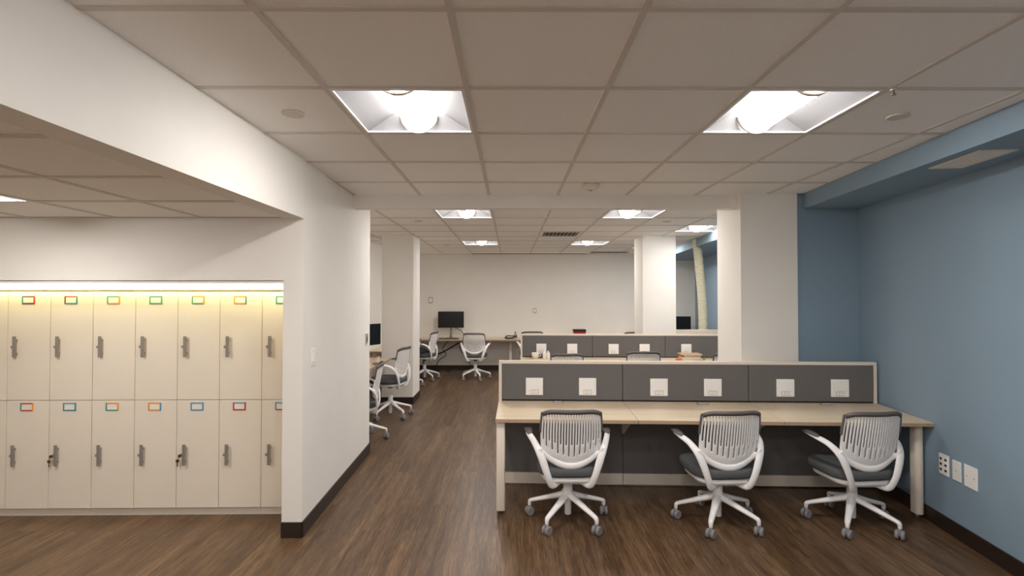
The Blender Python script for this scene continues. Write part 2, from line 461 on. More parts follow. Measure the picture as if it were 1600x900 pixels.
o = MB().box(1.75, 2.55, 10.95, 11.2, CEIL-.004, CEIL+.004).build('ceiling_panel', M['trim']); tag(o, 'grey rectangular panel in the far ceiling left of the rear pillar', 'ceiling panel')

# ------------------------------------------------------------------ lockers
TH = math.radians(.75)
def card_frame(parent, x, z, cols):
    w, h, t, y = .095, .06, .009, -.004
    f = MB()
    L, Tp, R, B = [M[c] for c in cols]
    f.box(x, x+t, y, 0, z, z+h, L); f.box(x+t, x+w-t, y, 0, z+h-t, z+h, Tp); f.box(x+w-t, x+w, y, 0, z, z+h, R); f.box(x+t, x+w-t, y, 0, z, z+t, B)
    fr = f.build('card_frame', parent=parent)
    MB().box(x+t, x+w-t, y*.6, 0, z+t, z+h-t).build('card', M['card'], parent)
    return fr
def locker(k, x0, upper, lower, label):
    W = .317; g = .0018
    r = empty('locker', (x0, 0, 0)); r.rotation_euler = (0, 0, TH)
    yb = 3.918+ (x0+3.83)*math.tan(TH) - .04
    r.location = (x0, yb, 0)
    MB().box(g*.3, W-g*.3, .020, .45, .062, 1.692).build('body', M['locker'], r)
    MB().box(g*.3, W-g*.3, .035, .43, 0, .062).build('plinth', M['locker'], r)
    for nm, z0, z1, cols, hz in (('u', .878, 1.690, upper, 1.202), ('l', .066, .874, lower, .388)):
        d = MB().box(g, W-g, 0, .019, z0, z1, bevel=.0015, seg=1).build('door', M['locker'], r)
        card_frame(d, .105, (1.602 if nm == 'u' else .797), cols)
        hd = MB(); hd.box(.055, .080, -.024, -.017, hz, hz+.158, bevel=.003); hd.box(.060, .075, -.019, 0, hz+.02, hz+.035); hd.box(.060, .075, -.019, 0, hz+.12, hz+.135)
        hd.build('handle', M['steel'], d)
        MB().lathe([(.011, 0), (.011, -.012), (.008, -.016)], (.045, 0, hz+.077), 'y', m=M['steel'], n=16).build('lock', parent=d)
    tag(r, label, 'locker', 'two-tier lockers in the alcove'); return r
LK = [  # from the right
 (('c_teal',)*4, ('c_blue', 'c_blue', 'c_red', 'c_red'), 'rightmost cream two-door locker, cut off by the white wall end'),
 (('c_orange', 'c_orange', 'c_teal', 'c_orange'), ('c_red', 'c_blue', 'c_red', 'c_red'), 'cream locker with an orange framed card above and a red framed card below'),
 (('c_green', 'c_orange', 'c_orange', 'c_green'), ('c_blue', 'c_blue', 'c_blue', 'c_blue'), 'cream locker with a blue framed lower card and keys in its lower lock'),
 (('c_green', 'c_teal', 'c_green', 'c_green'), ('c_orange', 'c_orange', 'c_blue', 'c_orange'), 'cream locker with an all green framed upper card and orange framed lower card'),
 (('c_teal', 'c_green', 'c_orange', 'c_orange'), ('c_teal', 'c_orange', 'c_orange', 'c_green'), 'cream locker with green and orange frames on both its cards'),
 (('c_dark', 'c_red', 'c_teal', 'c_teal'), ('c_teal', 'c_blue', 'c_teal', 'c_teal'), 'cream locker with a red topped upper card frame and keys in its lower lock'),
 (('c_teal', 'c_dark', 'c_red', 'c_dark'), ('c_teal', 'c_red', 'c_orange', 'c_red'), 'cream locker with a dark red upper card frame, second in view from the left'),
 (('c_teal', 'c_red', 'c_red', 'c_teal'), ('c_teal',)*4, 'leftmost cream locker, only its right edge in view'),
]
LX = []
for k, (u, l, lab) in enumerate(LK):
    x0 = -1.886-.317*k
    lk = locker(k, x0, u, l, lab); LX.append(lk)
def keys(lk, label):
    r = empty('key_bunch', (0, 0, 0)); v = lk.location+Vector((.045, -.018, .460)); r.location = v
    MB().sweep([(0, 0, .008), (-.008, -.004, .004), (-.018, -.004, -.01), (-.02, -.002, -.022)], .0022, m=M['brass'], n=6).build('key_ring', parent=r)
    b = MB(); b.cyl((0, -.012, .003), .0035, .03, 'y', M['brass'], 10); b.lathe([(.012, 0), (.012, -.003)], (-.001, -.012, .004), 'y', M['brass'], 14)
    b.build('lock_key', parent=r)
    b = MB(); b.lathe([(.013, 0), (.013, -.003)], (-.022, -.003, -.036), 'y', M['brass'], 14); b.box(-.025, -.019, -.006, -.003, -.078, -.046, M['brass'])
    b.build('hanging_key', parent=r)
    tag(r, label, 'keys', 'keys hanging from locker locks')
keys(LX[5], 'brass keys in the lower lock of the third locker from the left')
keys(LX[2], 'small bunch of brass keys in the lower lock near the white wall end')
led = empty('led_strip_light', (-3.3, 3.82, 1.765))
MB().box(XL+.05, -1.58, 3.80, 3.83, 1.757, 1.765, bevel=.001).build('mounting_profile', M['cream'], led, world=True)
MB().box(XL+.05, -1.58, 3.798, 3.826, 1.712, 1.757, bevel=.004).build('diffuser', M['led'], led, world=True)
tag(led, 'glowing warm light strip above the locker doors', 'strip light')

# ------------------------------------------------------------------ benches
P0 = Vector((-.10, 4.561)); P1 = Vector((3.172, 4.432)); F0 = Vector((-.110, 3.885)); F1 = Vector((3.097, 3.746)); DZ = .734
def lerp(a, b, t): return (a[0]+(b[0]-a[0])*t, a[1]+(b[1]-a[1])*t)
def make_bench():
    r = empty('workstation_bench', (P0.x, P0.y, 0))
    def B(mb, name, m=None, par=None):
        o = mb.build(name, m, None)
        o.data.transform(Matrix.Translation((-r.location.x, -r.location.y, 0))); o.parent = par or r; return o
    for i in range(3):
        t0, t1 = i/3+(.0006 if i else 0), (i+1)/3-(.0006 if i < 2 else 0)
        q = [lerp(F0, F1, t0), lerp(F0, F1, t1), lerp(P0, P1, t1), lerp(P0, P1, t0)]
        mb = MB(); mb.prism(q, DZ-.004, DZ, M['lam'])
        mb.prism(q, DZ-.028, DZ-.004, M['lamedge'])
        B(mb, 'desktop')
    e = P1-P0
    for i in range(3):
        a, b = lerp(P0, P1, i/3+(.008 if i == 0 else .0008)), lerp(P0, P1, (i+1)/3-(.008 if i == 2 else .0008))
        B(MB().seg(a, b, 0, .03, DZ+.012, 1.062, bevel=.003), 'screen_panel', M['fabric'])
        B(MB().seg(a, b, .004, .03, .108, DZ-.03), 'modesty_panel', M['fabric'])
        B(MB().seg(a, b, -.004, .034, .012, .105), 'base_rail', M['cream'])
    fr = MB(); fr.seg(P0, P1, -.004, .044, 1.062, 1.088, M['cream'], .003)
    fr.seg(P0, lerp(P0, P1, .0078), -.004, .044, .012, 1.062, M['cream']); fr.seg(lerp(P0, P1, .9922), P1, -.004, .044, .012, 1.062, M['cream'])
    fr.seg(lerp(P0, P1, .01), lerp(P0, P1, .99), .03, .042, .02, 1.062, M['cream'])
    B(fr, 'screen_frame')
    B(MB().seg(lerp(P0, P1, .009), lerp(P0, P1, .991), .006, .028, DZ, DZ+.011), 'screen_rail', M['dark'])  # dark strip paints in the shaded gap under the screens
    # legs
    for (p, q, w) in ((F0+Vector((.0, .04)), P0, 0), (F1, P1, 1)):
        l = MB()
        if not w: l.pad(F0.x+.038, F0.y+.085, .066, .11, .03, DZ-.036, .012, .001, M['cream'], seg=4)
        else: l.pad(F1.x-.028, F1.y+.130, .062, .09, .03, DZ-.036, .03, .001, M['cream'], seg=6)
        o = B(l, 'leg')
        g = MB(); c = (F0.x+.038, F0.y+.085) if not w else (F1.x-.028, F1.y+.130)
        g.cyl((c[0], c[1], 0), .018, .032, 'z', M['metal'], 16); B(g, 'foot', None, o)
    # support brackets under the seams
    for t in (1/3, 2/3):
        a = lerp(P0, P1, t); mb = MB(); bm = mb.bm
        vs = [[(a[0]+dx, a[1]+.004, .46), (a[0]+dx, a[1]+.004, DZ-.03), (a[0]+dx-.01, a[1]-.42, DZ-.03), (a[0]+dx-.01, a[1]-.42, DZ-.055), (a[0]+dx, a[1]-.03, .46)] for dx in (-.006, .006)]
        A = [bm.verts.new(v) for v in vs[0]]; C = [bm.verts.new(v) for v in vs[1]]
        bm.faces.new(A); bm.faces.new(C[::-1])
        for i in range(5): bm.faces.new((A[i], C[i], C[(i+1) % 5], A[(i+1) % 5]))
        B(mb, 'bracket', M['cream'])
    # power boxes on the screens
    for px, py in ((835, 603.6), (918, 604), (1029.5, 605), (1113.5, 605.4), (1226.8, 606), (1312, 606.5)):
        Y = 4.55; x, _, z = atY(px, py, Y)
        for _ in range(3):
            t = (x-P0.x)/(P1.x-P0.x); Y = P0.y+(P1.y-P0.y)*t; x, _, z = atY(px, py, Y)
        ang = math.atan2(e.y, e.x); R = Matrix.Translation((x, Y, z)) @ Matrix.Rotation(ang, 4, 'Z')
        hw = .076
        o = B(MB().box(-hw, hw, -.010, .002, -hw, hw, bevel=.004, rot=R), 'power_box', M['plate'])
        B(MB().box(-hw+.012, hw-.012, -.0125, -.009, -hw+.052, hw-.012, bevel=.001, seg=1, rot=R), 'flip_cover', M['plate'], o)
        s = MB(); s.box(-.036, .036, -.0115, -.009, -hw+.012, -hw+.046, M['platedk'], rot=R)
        s.box(-.033, -.012, -.0135, -.011, -hw+.015, -hw+.043, M['plate'], rot=R); s.box(-.008, .033, -.0135, -.011, -hw+.015, -hw+.043, M['plate'], rot=R)
        s.box(.010, .014, -.0142, -.013, -hw+.026, -hw+.034, M['dark'], rot=R)
        B(s, 'socket', None, o)
    for px, py in ((872, 628.3), (1097, 631), (1290, 632.2)):
        x, y, z = atZ(px, py, DZ)
        o = B(MB().box(x-.045, x+.045, y-.03, y+.018, DZ-.004, DZ+.006, bevel=.002), 'cable_port', M['metal'])
        B(MB().box(x-.035, x+.035, y-.022, y+.0, DZ+.005, DZ+.008), 'port_cover', M['plate'], o)
    return r
bench = make_bench(); tag(bench, 'front three-seat wood workstation bench with grey fabric screen and white sockets', 'workstation', 'open office benches')
b2 = copy_tree(bench); b2.location = (.160, 7.82, 0); tag(b2, 'second workstation bench behind the front one, its surface holding books and a cup', 'workstation', 'open office benches')

sorted([k for k in b2.children if k.name.startswith('power_box')], key=lambda k: sum(v.co.x for v in k.data.vertices)/len(k.data.vertices))[-1].location.x += .09

# ------------------------------------------------------------------ task chairs
def make_chair():
    r = empty('task_chair', (0, 0, 0))
    W = M['white']
    def zb(u): return .452+.105*abs(u)**2.6
    def zt(u): return .868-.030*abs(u)**7
    def hw(z): return .206+.012*math.sin(max(0, min(1, (z-.5)/.37))*PI)-.045*max(0, (.54-z)/.09)**1.5
    def P(u, z, off=0):
        lean = -.185-.20*(z-.45)+.10*(z-.62)**2*1.0
        y = lean+.055*abs(u)**2.2*(1.0 if z > .5 else 1.1)
        return Vector((u*hw(z), y+off, z))
    # slotted shell
    ns = 21; us = []; kind = []
    edge = .075; u = -1.0; us.append(u); u += edge; us.append(u); kind.append(-1)
    inner = 2-2*edge; pitch = inner/(ns+ .6); slot = pitch*.42; rib = (inner-ns*slot)/(ns-1)
    for i in range(ns):
        u += slot; us.append(u); kind.append(i)
        if i < ns-1: u += rib; us.append(u); kind.append(-1)
    us.append(1.0); kind.append(-1)
    bm = bmesh.new(); rows = 34; grid = []
    for uu in us: grid.append([bm.verts.new(P(uu, zb(uu)+(zt(uu)-zb(uu))*j/rows)) for j in range(rows+1)])
    for c in range(len(us)-1):
        um = (us[c]+us[c+1])/2
        for j in range(rows):
            zz = zb(um)+(zt(um)-zb(um))*(j+.5)/rows
            if kind[c] >= 0:
                lo = (.53+.10*um*um) if kind[c] % 2 else (.615+.035*um*um)
                if lo < zz < .843: continue
            f = bm.faces.new((grid[c][j], grid[c+1][j], grid[c+1][j+1], grid[c][j+1])); f.smooth = True
    me = bpy.data.meshes.new('backrest'); 
    bmesh.ops.recalc_face_normals(bm, faces=bm.faces)
    bmesh.ops.solidify(bm, geom=bm.faces[:], thickness=.007)
    bm.to_mesh(me); bm.free(); me.materials.append(W)
    o = bpy.data.objects.new('backrest', me); COL.objects.link(o); o.parent = r
    # dark upper rim
    t = MB(); pts = []
    for z in (.70, .74, .78, .815, .838): pts.append(P(-1, z, .002))
    for uu in (-.97, -.9, -.75, -.5, -.25, 0, .25, .5, .75, .9, .97): pts.append(P(uu, zt(uu)-.006, .002))
    for z in (.838, .815, .78, .74, .70): pts.append(P(1, z, .002))
    t.sweep(pts, [(.008, .009)]*5+[(.008, .010)]*11+[(.008, .009)]*5, up=(0, 1, 0), n=10, sub=3)
    # rim section is taller across the top
    band = []
    for off in (.010, -.010):
        for dz in (-.028, .002): band.append((off, dz))
    bmm = t.bm; cols = []
    for k in range(25):
        uu = -.96+1.92*k/24; zc = zt(uu)
        cols.append([bmm.verts.new(P(uu, zc+dz, off)) for off, dz in ((.009, -.03), (.009, 0), (-.009, 0), (-.009, -.03))])
    for a, b in zip(cols, cols[1:]):
        for i in range(4):
            f = bmm.faces.new((a[i], a[(i+1) % 4], b[(i+1) % 4], b[i])); f.smooth = True
    bmm.faces.new(cols[0]); bmm.faces.new(cols[-1][::-1])
    t.build('back_rim', M['trim'], r)
    # thick lower lip
    l = MB(); l.sweep([Vector((-.222, -.18, .585)), Vector((-.207, -.178, .545))]+[P(uu, zb(uu)+.006, -.002) for uu in (-.88, -.7, -.5, -.25, 0, .25, .5, .7, .88)]+[Vector((.207, -.178, .545)), Vector((.222, -.18, .585))], [(.008, .012), (.012, .020)]+[(.012, .024)]*9+[(.012, .020), (.008, .012)], up=(0, 0, 1), n=12, sub=4)
    l.build('back_lip', W, r)
    # seat
    MB().pad(0, .035, .46, .47, .372, .442, .15, .022, M['seat'], dome=.008, seg=8).build('seat_cushion', parent=r)
    MB().pad(0, .02, .40, .41, .330, .375, .12, .02, W, seg=8).build('seat_pan', parent=r)
    for s in (-1, 1):
        a = MB()
        a.sweep([(s*.06, -.10, .335), (s*.105, -.15, .318), (s*.140, -.180, .325), (s*.168, -.200, .395), (s*.200, -.195, .49), (s*.230, -.172, .565), (s*.262, -.115, .618), (s*.288, -.03, .643), (s*.294, .05, .650), (s*.288, .11, .647)],
                [(.014, .016), (.020, .016), (.024, .016), (.024, .014), (.027, .014), (.026, .013), (.022, .012), (.021, .009), (.02, .008), (.012, .006)], up=(0, -1, .25), n=12, sub=5)
        arm = a.build('arm_frame', W, r)
        pd = MB(); pd.sweep([(s*.282, -.045, .649), (s*.290, -.01, .658), (s*.292, .05, .662), (s*.288, .105, .658), (s*.286, .125, .653)], [(.014, .005), (.026, .009), (.03, .010), (.026, .009), (.012, .004)], up=(0, 0, 1), n=12, sub=4)
        pd.build('arm_pad', M['trim'], arm)
    MB().lathe([(.031, .288), (.032, .296), (.05, .315), (.07, .334)], m=M['black']).build('tilt_mechanism', parent=r)
    MB().lathe([(.022, .045), (.025, .05), (.025, .15), (.037, .162), (.040, .21), (.034, .225), (.033, .292)], m=W).build('column', parent=r)
    for k in range(5):
        a = math.radians(90+72*k)
        c, s_ = math.cos(a), math.sin(a)
        lg = MB()
        lg.sweep([(c*.025, s_*.025, .190), (c*.10, s_*.10, .168), (c*.2, s_*.2, .138), (c*.275, s_*.275, .116), (c*.293, s_*.293, .104), (c*.296, s_*.296, .078), (c*.296, s_*.296, .062)],
                 [(.032, .025), (.027, .020), (.022, .016), (.019, .014), (.017, .015), (.013, .013), (.011, .011)], up=(0, 0, 1) if True else None, n=12, sub=4)
        g = lg.build('base_leg', W, r); g['base'] = 1
        cs = MB(); ang = a+[.6, -.9, 1.3, .2, -.4][k]
        R = Matrix.Translation((c*.296, s_*.296, 0)) @ Matrix.Rotation(ang, 4, 'Z')
        n0 = len(cs.bm.verts)
        for sd in (-1, 1):
            cs.lathe([(.026, sd*.029), (.032, sd*.024), (.032, sd*.007), (.02, sd*.005)], (.0, 0, .032), 'x', M['caster'], 20)
        cs.box(-.008, .008, -.016, .012, .025, .066, M['caster'], bevel=.003)
        bmesh.ops.transform(cs.bm, matrix=R, verts=cs.bm.verts)
        cs.build('caster', parent=g)
    return r
chair = make_chair()
BASE = ('base_leg', 'column')
def place_chair(x, y, rz, brz, label, group, lift=0, first=False):
    c = chair if first else copy_tree(chair)
    c.location = (x, y, 0); c.rotation_euler = (0, 0, math.radians(rz))
    for k in c.children:
        nm = k.name.split('.')[0]
        if nm == 'base_leg': k.rotation_euler = (0, 0, math.radians(brz-rz))
        elif nm != 'column': k.location.z = lift
        else: k.scale = (1, 1, 1+lift/.292*.0)
    tag(c, label, 'office chair', group); return c
G1 = 'chairs at the front bench'; G2 = 'chairs at the second bench'; G3 = 'chairs at the back wall desk'; G4 = 'chairs in the left bays'
place_chair(.43, 3.83, 1, 0, 'white slatted office chair at the left end of the front bench', G1, first=False)
place_chair(1.53, 3.79, 4, 5, 'white slatted office chair in the middle of the front bench', G1)
place_chair(2.50, 3.76, 5, -3, 'white slatted office chair beside the blue wall at the front bench', G1)
place_chair(.745, 6.98, 2, 20, 'office chair back just visible behind the left part of the front screen', G2, .04)
place_chair(1.76, 6.92, -3, 50, 'office chair back just visible at the middle of the second bench', G2, .075)
place_chair(2.84, 6.86, 4, 10, 'office chair at the second bench, half hidden by the front pillar', G2, .065)
place_chair(-.70, 10.35, -4, -15, 'white office chair facing the back wall desk right of the monitor', G3, .07)
place_chair(.43, 10.45, 3, 0, 'office chair whose dark rim shows above the left end of the second screen', G3, .095)
place_chair(2.50, 10.45, 0, 0, 'office chair whose dark rim shows beside the rear pillar', G3, .085)
place_chair(-1.66, 7.13, 78, 12, 'white office chair turned to the left bay desk in front of the pillar', G4, .10)
place_chair(-1.74, 5.98, 100, -10, 'office chair mostly hidden behind the white wall end', G4, .02)
c2 = place_chair(-1.71, 10.25, 80, 5, 'office chair with a dark jacket on its seat in the far left bay', G4, .09)
place_chair(-1.90, 9.40, 95, 0, 'office chair behind the left pillar with only a caster in view', G4, .0)
def drop(o):
    for k in list(o.children): drop(k)
    bpy.data.objects.remove(o)
drop(chair)

# ------------------------------------------------------------------ wall desks
def wall_desk(name, poly, legs, label, front=None):
    cx = sum(p[0] for p in poly)/4; cy = sum(p[1] for p in poly)/4
    r = empty(name, (cx, cy, 0))
    mb = MB(); mb.prism(poly, DZ-.004, DZ, M['lam']); mb.prism(poly, DZ-.03, DZ-.004, M['lamedge'])
    mb.build('desktop', None, r, world=True)
    for x, y in legs:
        MB().box(x-.03, x+.03, y-.025, y+.025, 0, DZ-.03, bevel=.004).build('leg', M['cream'], r, world=True)
    tag(r, label, 'desk'); return r
wall_desk('wall_desk', [(-2.39, 5.6), (-1.80, 5.6), (-1.79, 7.72), (-2.39, 7.72)], [(-2.3, 5.7), (-1.87, 5.7), (-2.3, 7.6)], 'wood-topped desk in the near left bay holding a monitor and papers')
wall_desk('wall_desk', [(-2.39, 8.62), (-1.92, 8.62), (-1.92, 10.97), (-2.39, 10.97)], [(-2.3, 8.7), (-2.0, 8.7)], 'wood-topped desk in the far left bay behind the pillar')
wall_desk('wall_desk', [(-2.39, 10.98), (4.0, 10.98), (4.0, 11.585), (-2.39, 11.585)], [(.01, 11.25), (2.0, 11.25), (3.95, 11.25)], 'long wood-topped desk along the back wall')

def monitor(name, loc, rz, w, h, zc, label, tilt=0):
    r = empty(name, loc, rz); z = zc-loc[2]
    s = MB().box(-w/2, w/2, -.012, .022, z-h/2, z+h/2, bevel=.004).build('housing', M['black'], r)
    MB().box(-w/2+.009, w/2-.009, -.0135, -.0115, z-h/2+.012, z+h/2-.009).build('screen', M['screen'], r)
    MB().sweep([(0, .04, .01), (0, .05, z*.5), (0, .03, z)], [(.025, .01), (.02, .01), (.02, .012)], up=(0, 1, 0), m=M['metal'], sub=4).build('neck', parent=r)
    MB().pad(0, .03, .24, .18, 0, .012, .05, .003, M['metal'], seg=5).build('stand_base', parent=r)
    tag(r, label, 'monitor'); return r
monitor('monitor', (-1.31, 11.35, DZ), math.radians(3), .57, .36, 1.145, 'black monitor on the back wall desk left of the white chair')
monitor('monitor', (-2.06, 7.45, DZ), math.radians(62), .5, .31, 1.10, 'black monitor at the left bay desk, seen past the wall end')
monitor('monitor', (3.70, 11.25, DZ), math.radians(-8), .52, .34, 1.05, 'black monitor at the right end of the back desk near the duct')
kb = empty('keyboard', (-1.33, 11.12, DZ), 0)
MB().box(-.22, .22, -.065, .065, 0, .014, bevel=.004).build('tray', M['black'], kb)
for j in range(4):
    MB().box(-.205, .205, -.055+j*.029, -.031+j*.029, .013, .019, bevel=.002).build('key_row', M['trim'], kb)
tag(kb, 'black keyboard below the monitor on the back wall desk', 'keyboard')
ph = empty('desk_phone', (-.02, 11.2, DZ), .2)
b = MB(); b.prism([(-.09, -.08), (.09, -.08), (.09, .09), (-.09, .09)], 0, .03, M['black'], .006); b.build('phone_body', parent=ph)
MB().sweep([(-.085, -.06, .045), (-.06, -.03, .062), (0, 0, .066), (.08, .03, .055), (.11, .05, .045)], [(.02, .015), (.016, .012), (.014, .01), (.016, .012), (.022, .016)], m=M['black']).build('handset', parent=ph)
tag(ph, 'black desk phone on the back wall desk', 'phone')
bo = empty('bottle', (.115, 11.2, DZ))
MB().lathe([(.034, 0), (.037, .01), (.037, .085), (.03, .105), (.015, .125), (.013, .14)], m=M['glass'], n=20).build('bottle_body', parent=bo)
MB().lathe([(.0378, .025), (.0378, .075)], m=M['brown'], n=20).build('wrapper', parent=bo)
MB().lathe([(.015, .138), (.015, .155)], m=M['dark'], n=16).build('cap', parent=bo)
tag(bo, 'small clear bottle with brown band and dark cap beside the desk phone', 'bottle')
# items glimpsed above the second screen
o = empty('storage_box', (1.52, 11.25, DZ)); 
MB().box(-.13, .13, -.09, .09, 0, .165, bevel=.004).build('box_body', M['red'], o); MB().box(-.137, .137, -.097, .097, .16, .2, bevel=.004).build('box_lid', M['dark'], o)
tag(o, 'dark red box on the back desk, its top showing above the second screen', 'box')

def book(x, y, z, w, d, h, rz, cover, label, group, name='book'):
    r = empty(name, (x, y, z), math.radians(rz))
    MB().box(-w/2+.004, w/2-.003, -d/2+.003, d/2-.003, .0025, h-.0025).build('pages', M['paper'], r)
    c = MB(); c.box(-w/2, w/2, -d/2, d/2, 0, .0025); c.box(-w/2, w/2, -d/2, d/2, h-.0025, h); c.box(-w/2, -w/2+.003, -d/2, d/2, .0025, h-.0025)
    c.build('cover', cover, r)
    tag(r, label, 'book', group); return r
# left bay pile
z = DZ
for i, (w, d, h, rz, cv, lab) in enumerate(((.30, .24, .03, 4, M['paper'], 'thick pale book at the bottom of the left bay pile'), (.29, .23, .022, -6, M['kraft'], 'tan book in the left bay pile, second from the bottom'),
        (.28, .22, .02, 8, M['paper'], 'pale book in the left bay pile, second from the top'), (.26, .2, .015, -3, M['brown'], 'brown book on top of the left bay pile'))):
    book(-1.97, 7.17, z, w, d, h, rz, cv, lab, 'pile of books in the near left bay'); z += h
z = DZ
for i, (w, d, h, rz, cv, lab) in enumerate(((.31, .24, .07, 3, M['paper'], 'pale binder at the bottom of the far left bay pile'), (.30, .23, .05, -8, M['trim'], 'grey binder in the middle of the far left bay pile'), (.3, .22, .04, 5, M['paper'], 'pale folder on top of the far left bay pile'))):
    book(-2.07, 10.75, z, w, d, h, rz, cv, lab, 'papers in the far left bay'); z += h
# second bench pile
bx, by = 2.62, 7.48; z = DZ
for i, (w, d, h, rz, cv, lab) in enumerate(((.27, .2, .028, 2, M['paper'], 'white papers at the bottom of the pile on the second bench'), (.26, .2, .025, -4, M['paper'], 'white book in the middle of the pile on the second bench'),
        (.25, .19, .022, 3, M['brown'], 'brown book below the tan board on the second bench'), (.30, .22, .018, -3, M['kraft'], 'tan board book topping the pile on the second bench'))):
    book(bx, by, z, w, d, h, rz, cv, lab, 'pile of books on the second bench'); z += h
o = MB().pad(0, 0, .07, .05, 0, .03, .02, .008, M['orange']).build('eraser'); o.location = (2.435, 7.43, DZ); tag(o, 'small orange lump left of the book pile on the second bench', 'desk item')
o = MB(); 
for k in range(5):
    a = k*2.4; o.sweep([(0, 0, .002), (.02*math.cos(a), .02*math.sin(a), .03), (.035*math.cos(a), .035*math.sin(a), .02+.006*k)], [(.004, .002), (.012, .003), (.003, .002)], m=M['green'])
o = o.build('green_sprig'); o.location = (2.80, 7.40, DZ); tag(o, 'small bright green leafy item right of the book pile', 'ornament')
gl = empty('glasses', (3.02, 7.55, DZ), .2)
for s in (-1, 1):
    MB().sweep([(s*.035+.024*math.cos(a), 0, .022+.018*math.sin(a)) for a in [2*PI*k/14 for k in range(15)]], .003, m=M['brown'], sub=1, up=(0, 1, 0), n=6).build('rim', parent=gl)
    MB().sweep([(s*.06, 0, .03), (s*.065, .06, .03), (s*.06, .12, .012)], .0025, m=M['orange'], n=6).build('temple', parent=gl)
MB().sweep([(-.012, 0, .026), (0, 0, .03), (.012, 0, .026)], .002, m=M['brown'], n=6, up=(0, 1, 0)).build('bridge', parent=gl)
tag(gl, 'brown and orange spectacles on the second bench', 'glasses')
mg = empty('mug', (.375, 7.64, DZ))
MB().lathe([(.03, 0), (.042, .012), (.052, .04), (.056, .088), (.052, .088), (.047, .04), (.03, .014)], m=M['card'], n=24).build('cup', parent=mg)
MB().sweep([(.052, 0, .07), (.075, 0, .068), (.08, 0, .045), (.05, 0, .025)], .006, m=M['card'], up=(0, 1, 0)).build('handle', parent=mg)
tag(mg, 'cream mug at the left end of the second bench', 'mug')
for x, h, lab in ((.51, .15, 'taller clear plastic bottle beside the cream mug'), (.565, .115, 'shorter clear plastic bottle beside the cream mug')):
    b = empty('dispenser_bottle', (x, 7.62, DZ))
    MB().lathe([(.026, 0), (.028, .006), (.028, h*.72), (.012, h*.82)], m=M['card'], n=18).build('bottle_body', parent=b)
    MB().lathe([(.012, h*.8), (.012, h)], m=M['plate'], n=14).build('cap', parent=b)
    tag(b, lab, 'bottle', 'bottles beside the mug')
o = MB().pad(0, 0, .09, .05, 0, .03, .015, .006, M['trim']).build('tape_dispenser'); o.location = (.455, 7.7, DZ); tag(o, 'small dark desk item between the mug and the clear bottles', 'desk item')
# jacket on seat
j = MB(); random.seed(9)
bm = j.bm; n = 14; g = []
for a in range(n):
    row = []
    for b in range(n):
        x = -.19+.38*a/(n-1); y = -.14+.34*b/(n-1); e_ = max(0.0, math.sin(PI*a/(n-1))*math.sin(PI*b/(n-1)))
        row.append(bm.verts.new((x, y, .012+.10*e_**.6*(.75+.25*math.sin(a*1.3+b*.8))+random.uniform(-.006, .006)*(e_ > .05))))
    g.append(row)
for a in range(n-1):
    for b in range(n-1):
        f = bm.faces.new((g[a][b], g[a+1][b], g[a+1][b+1], g[a][b+1])); f.smooth = True
rim = [g[a][0] for a in range(n)]+[g[n-1][b] for b in range(1, n)]+[g[a][n-1] for a in range(n-2, -1, -1)]+[g[0][b] for b in range(n-2, 0, -1)]
lowr = [bm.verts.new((v.co.x, v.co.y, 0)) for v in rim]
for i in range(len(rim)): bm.faces.new((rim[i], rim[(i+1) % len(rim)], lowr[(i+1) % len(rim)], lowr[i]))
bm.faces.new(lowr)
o = j.build('jacket', M['jacket']); o.location = (-1.80, 10.25, .541); o.rotation_euler = (0, 0, math.radians(62)); tag(o, 'dark crumpled jacket lying on the chair seat in the far left bay', 'jacket')

# cables below the back desk
def cable(pts, r, label):
    p0 = pts[0]; o = MB().sweep(pts, r, m=M['black'], n=8, sub=6).build('cable'); tag(o, label, 'cable', 'cables under the back desk'); rebase(o, p0)
cable([(-1.0, 11.45, .695), (-1.15, 11.4, .62), (-1.5, 11.42, .42), (-1.85, 11.45, .30), (-1.95, 11.5, .16)], .014, 'thick black cable running diagonally down under the back desk')
cable([(-1.35, 11.48, .698), (-1.5, 11.44, .5), (-1.42, 11.42, .36), (-1.6, 11.4, .22), (-1.62, 11.42, .012), (-1.3, 11.3, .008)], .008, 'looping black cable hanging under the monitor')
cable([(-1.1, 11.5, .698), (-1.12, 11.48, .5), (-1.0, 11.46, .3), (-.85, 11.42, .1), (-.8, 11.4, .008)], .008, 'thin black cable hanging beside the white chair')
cable([(-1.25, 11.37, .98), (-1.1, 11.40, .90), (-1.0, 11.45, .78), (-.98, 11.52, .743)], .007, 'black monitor cable sagging onto the back desk')

# flexible duct
d = MB(); prof = []
cl = [atY(1088.5, 372, 8.45), atY(1092, 410, 8.45), atY(1096, 450, 8.45), atY(1098, 490, 8.45), atY(1098.5, 520, 8.45)]
pts = [Vector((cl[0][0], 8.45, CEIL))]+[Vector(c) for c in cl[1:]]+[Vector((cl[-1][0], 8.45, .7)), Vector((cl[-1][0], 8.45, .0))]
fine = []
for i in range(len(pts)-1):
    p0 = pts[max(i-1, 0)]; p1 = pts[i]; p2 = pts[i+1]; p3 = pts[min(i+2, len(pts)-1)]
    k = max(2, int((p2-p1).length/.012))
    for q in range(k):
        t = q/k; fine.append(.5*((2*p1)+(p2-p0)*t+(2*p0-5*p1+4*p2-p3)*t*t+(3*p1-p0-3*p2+p3)*t**3))
fine.append(pts[-1])
d.sweep(fine, [(.064+(.011 if i % 2 else 0),)*2 for i in range(len(fine))], m=M['duct'], n=24, sub=1, up=(0, 1, 0), smooth=False)
o = d.build('flexible_duct'); rebase(o, (cl[-1][0], 8.45, 0)); tag(o, 'cream corrugated flexible duct dropping from the rear ceiling beside the blue wall', 'duct')

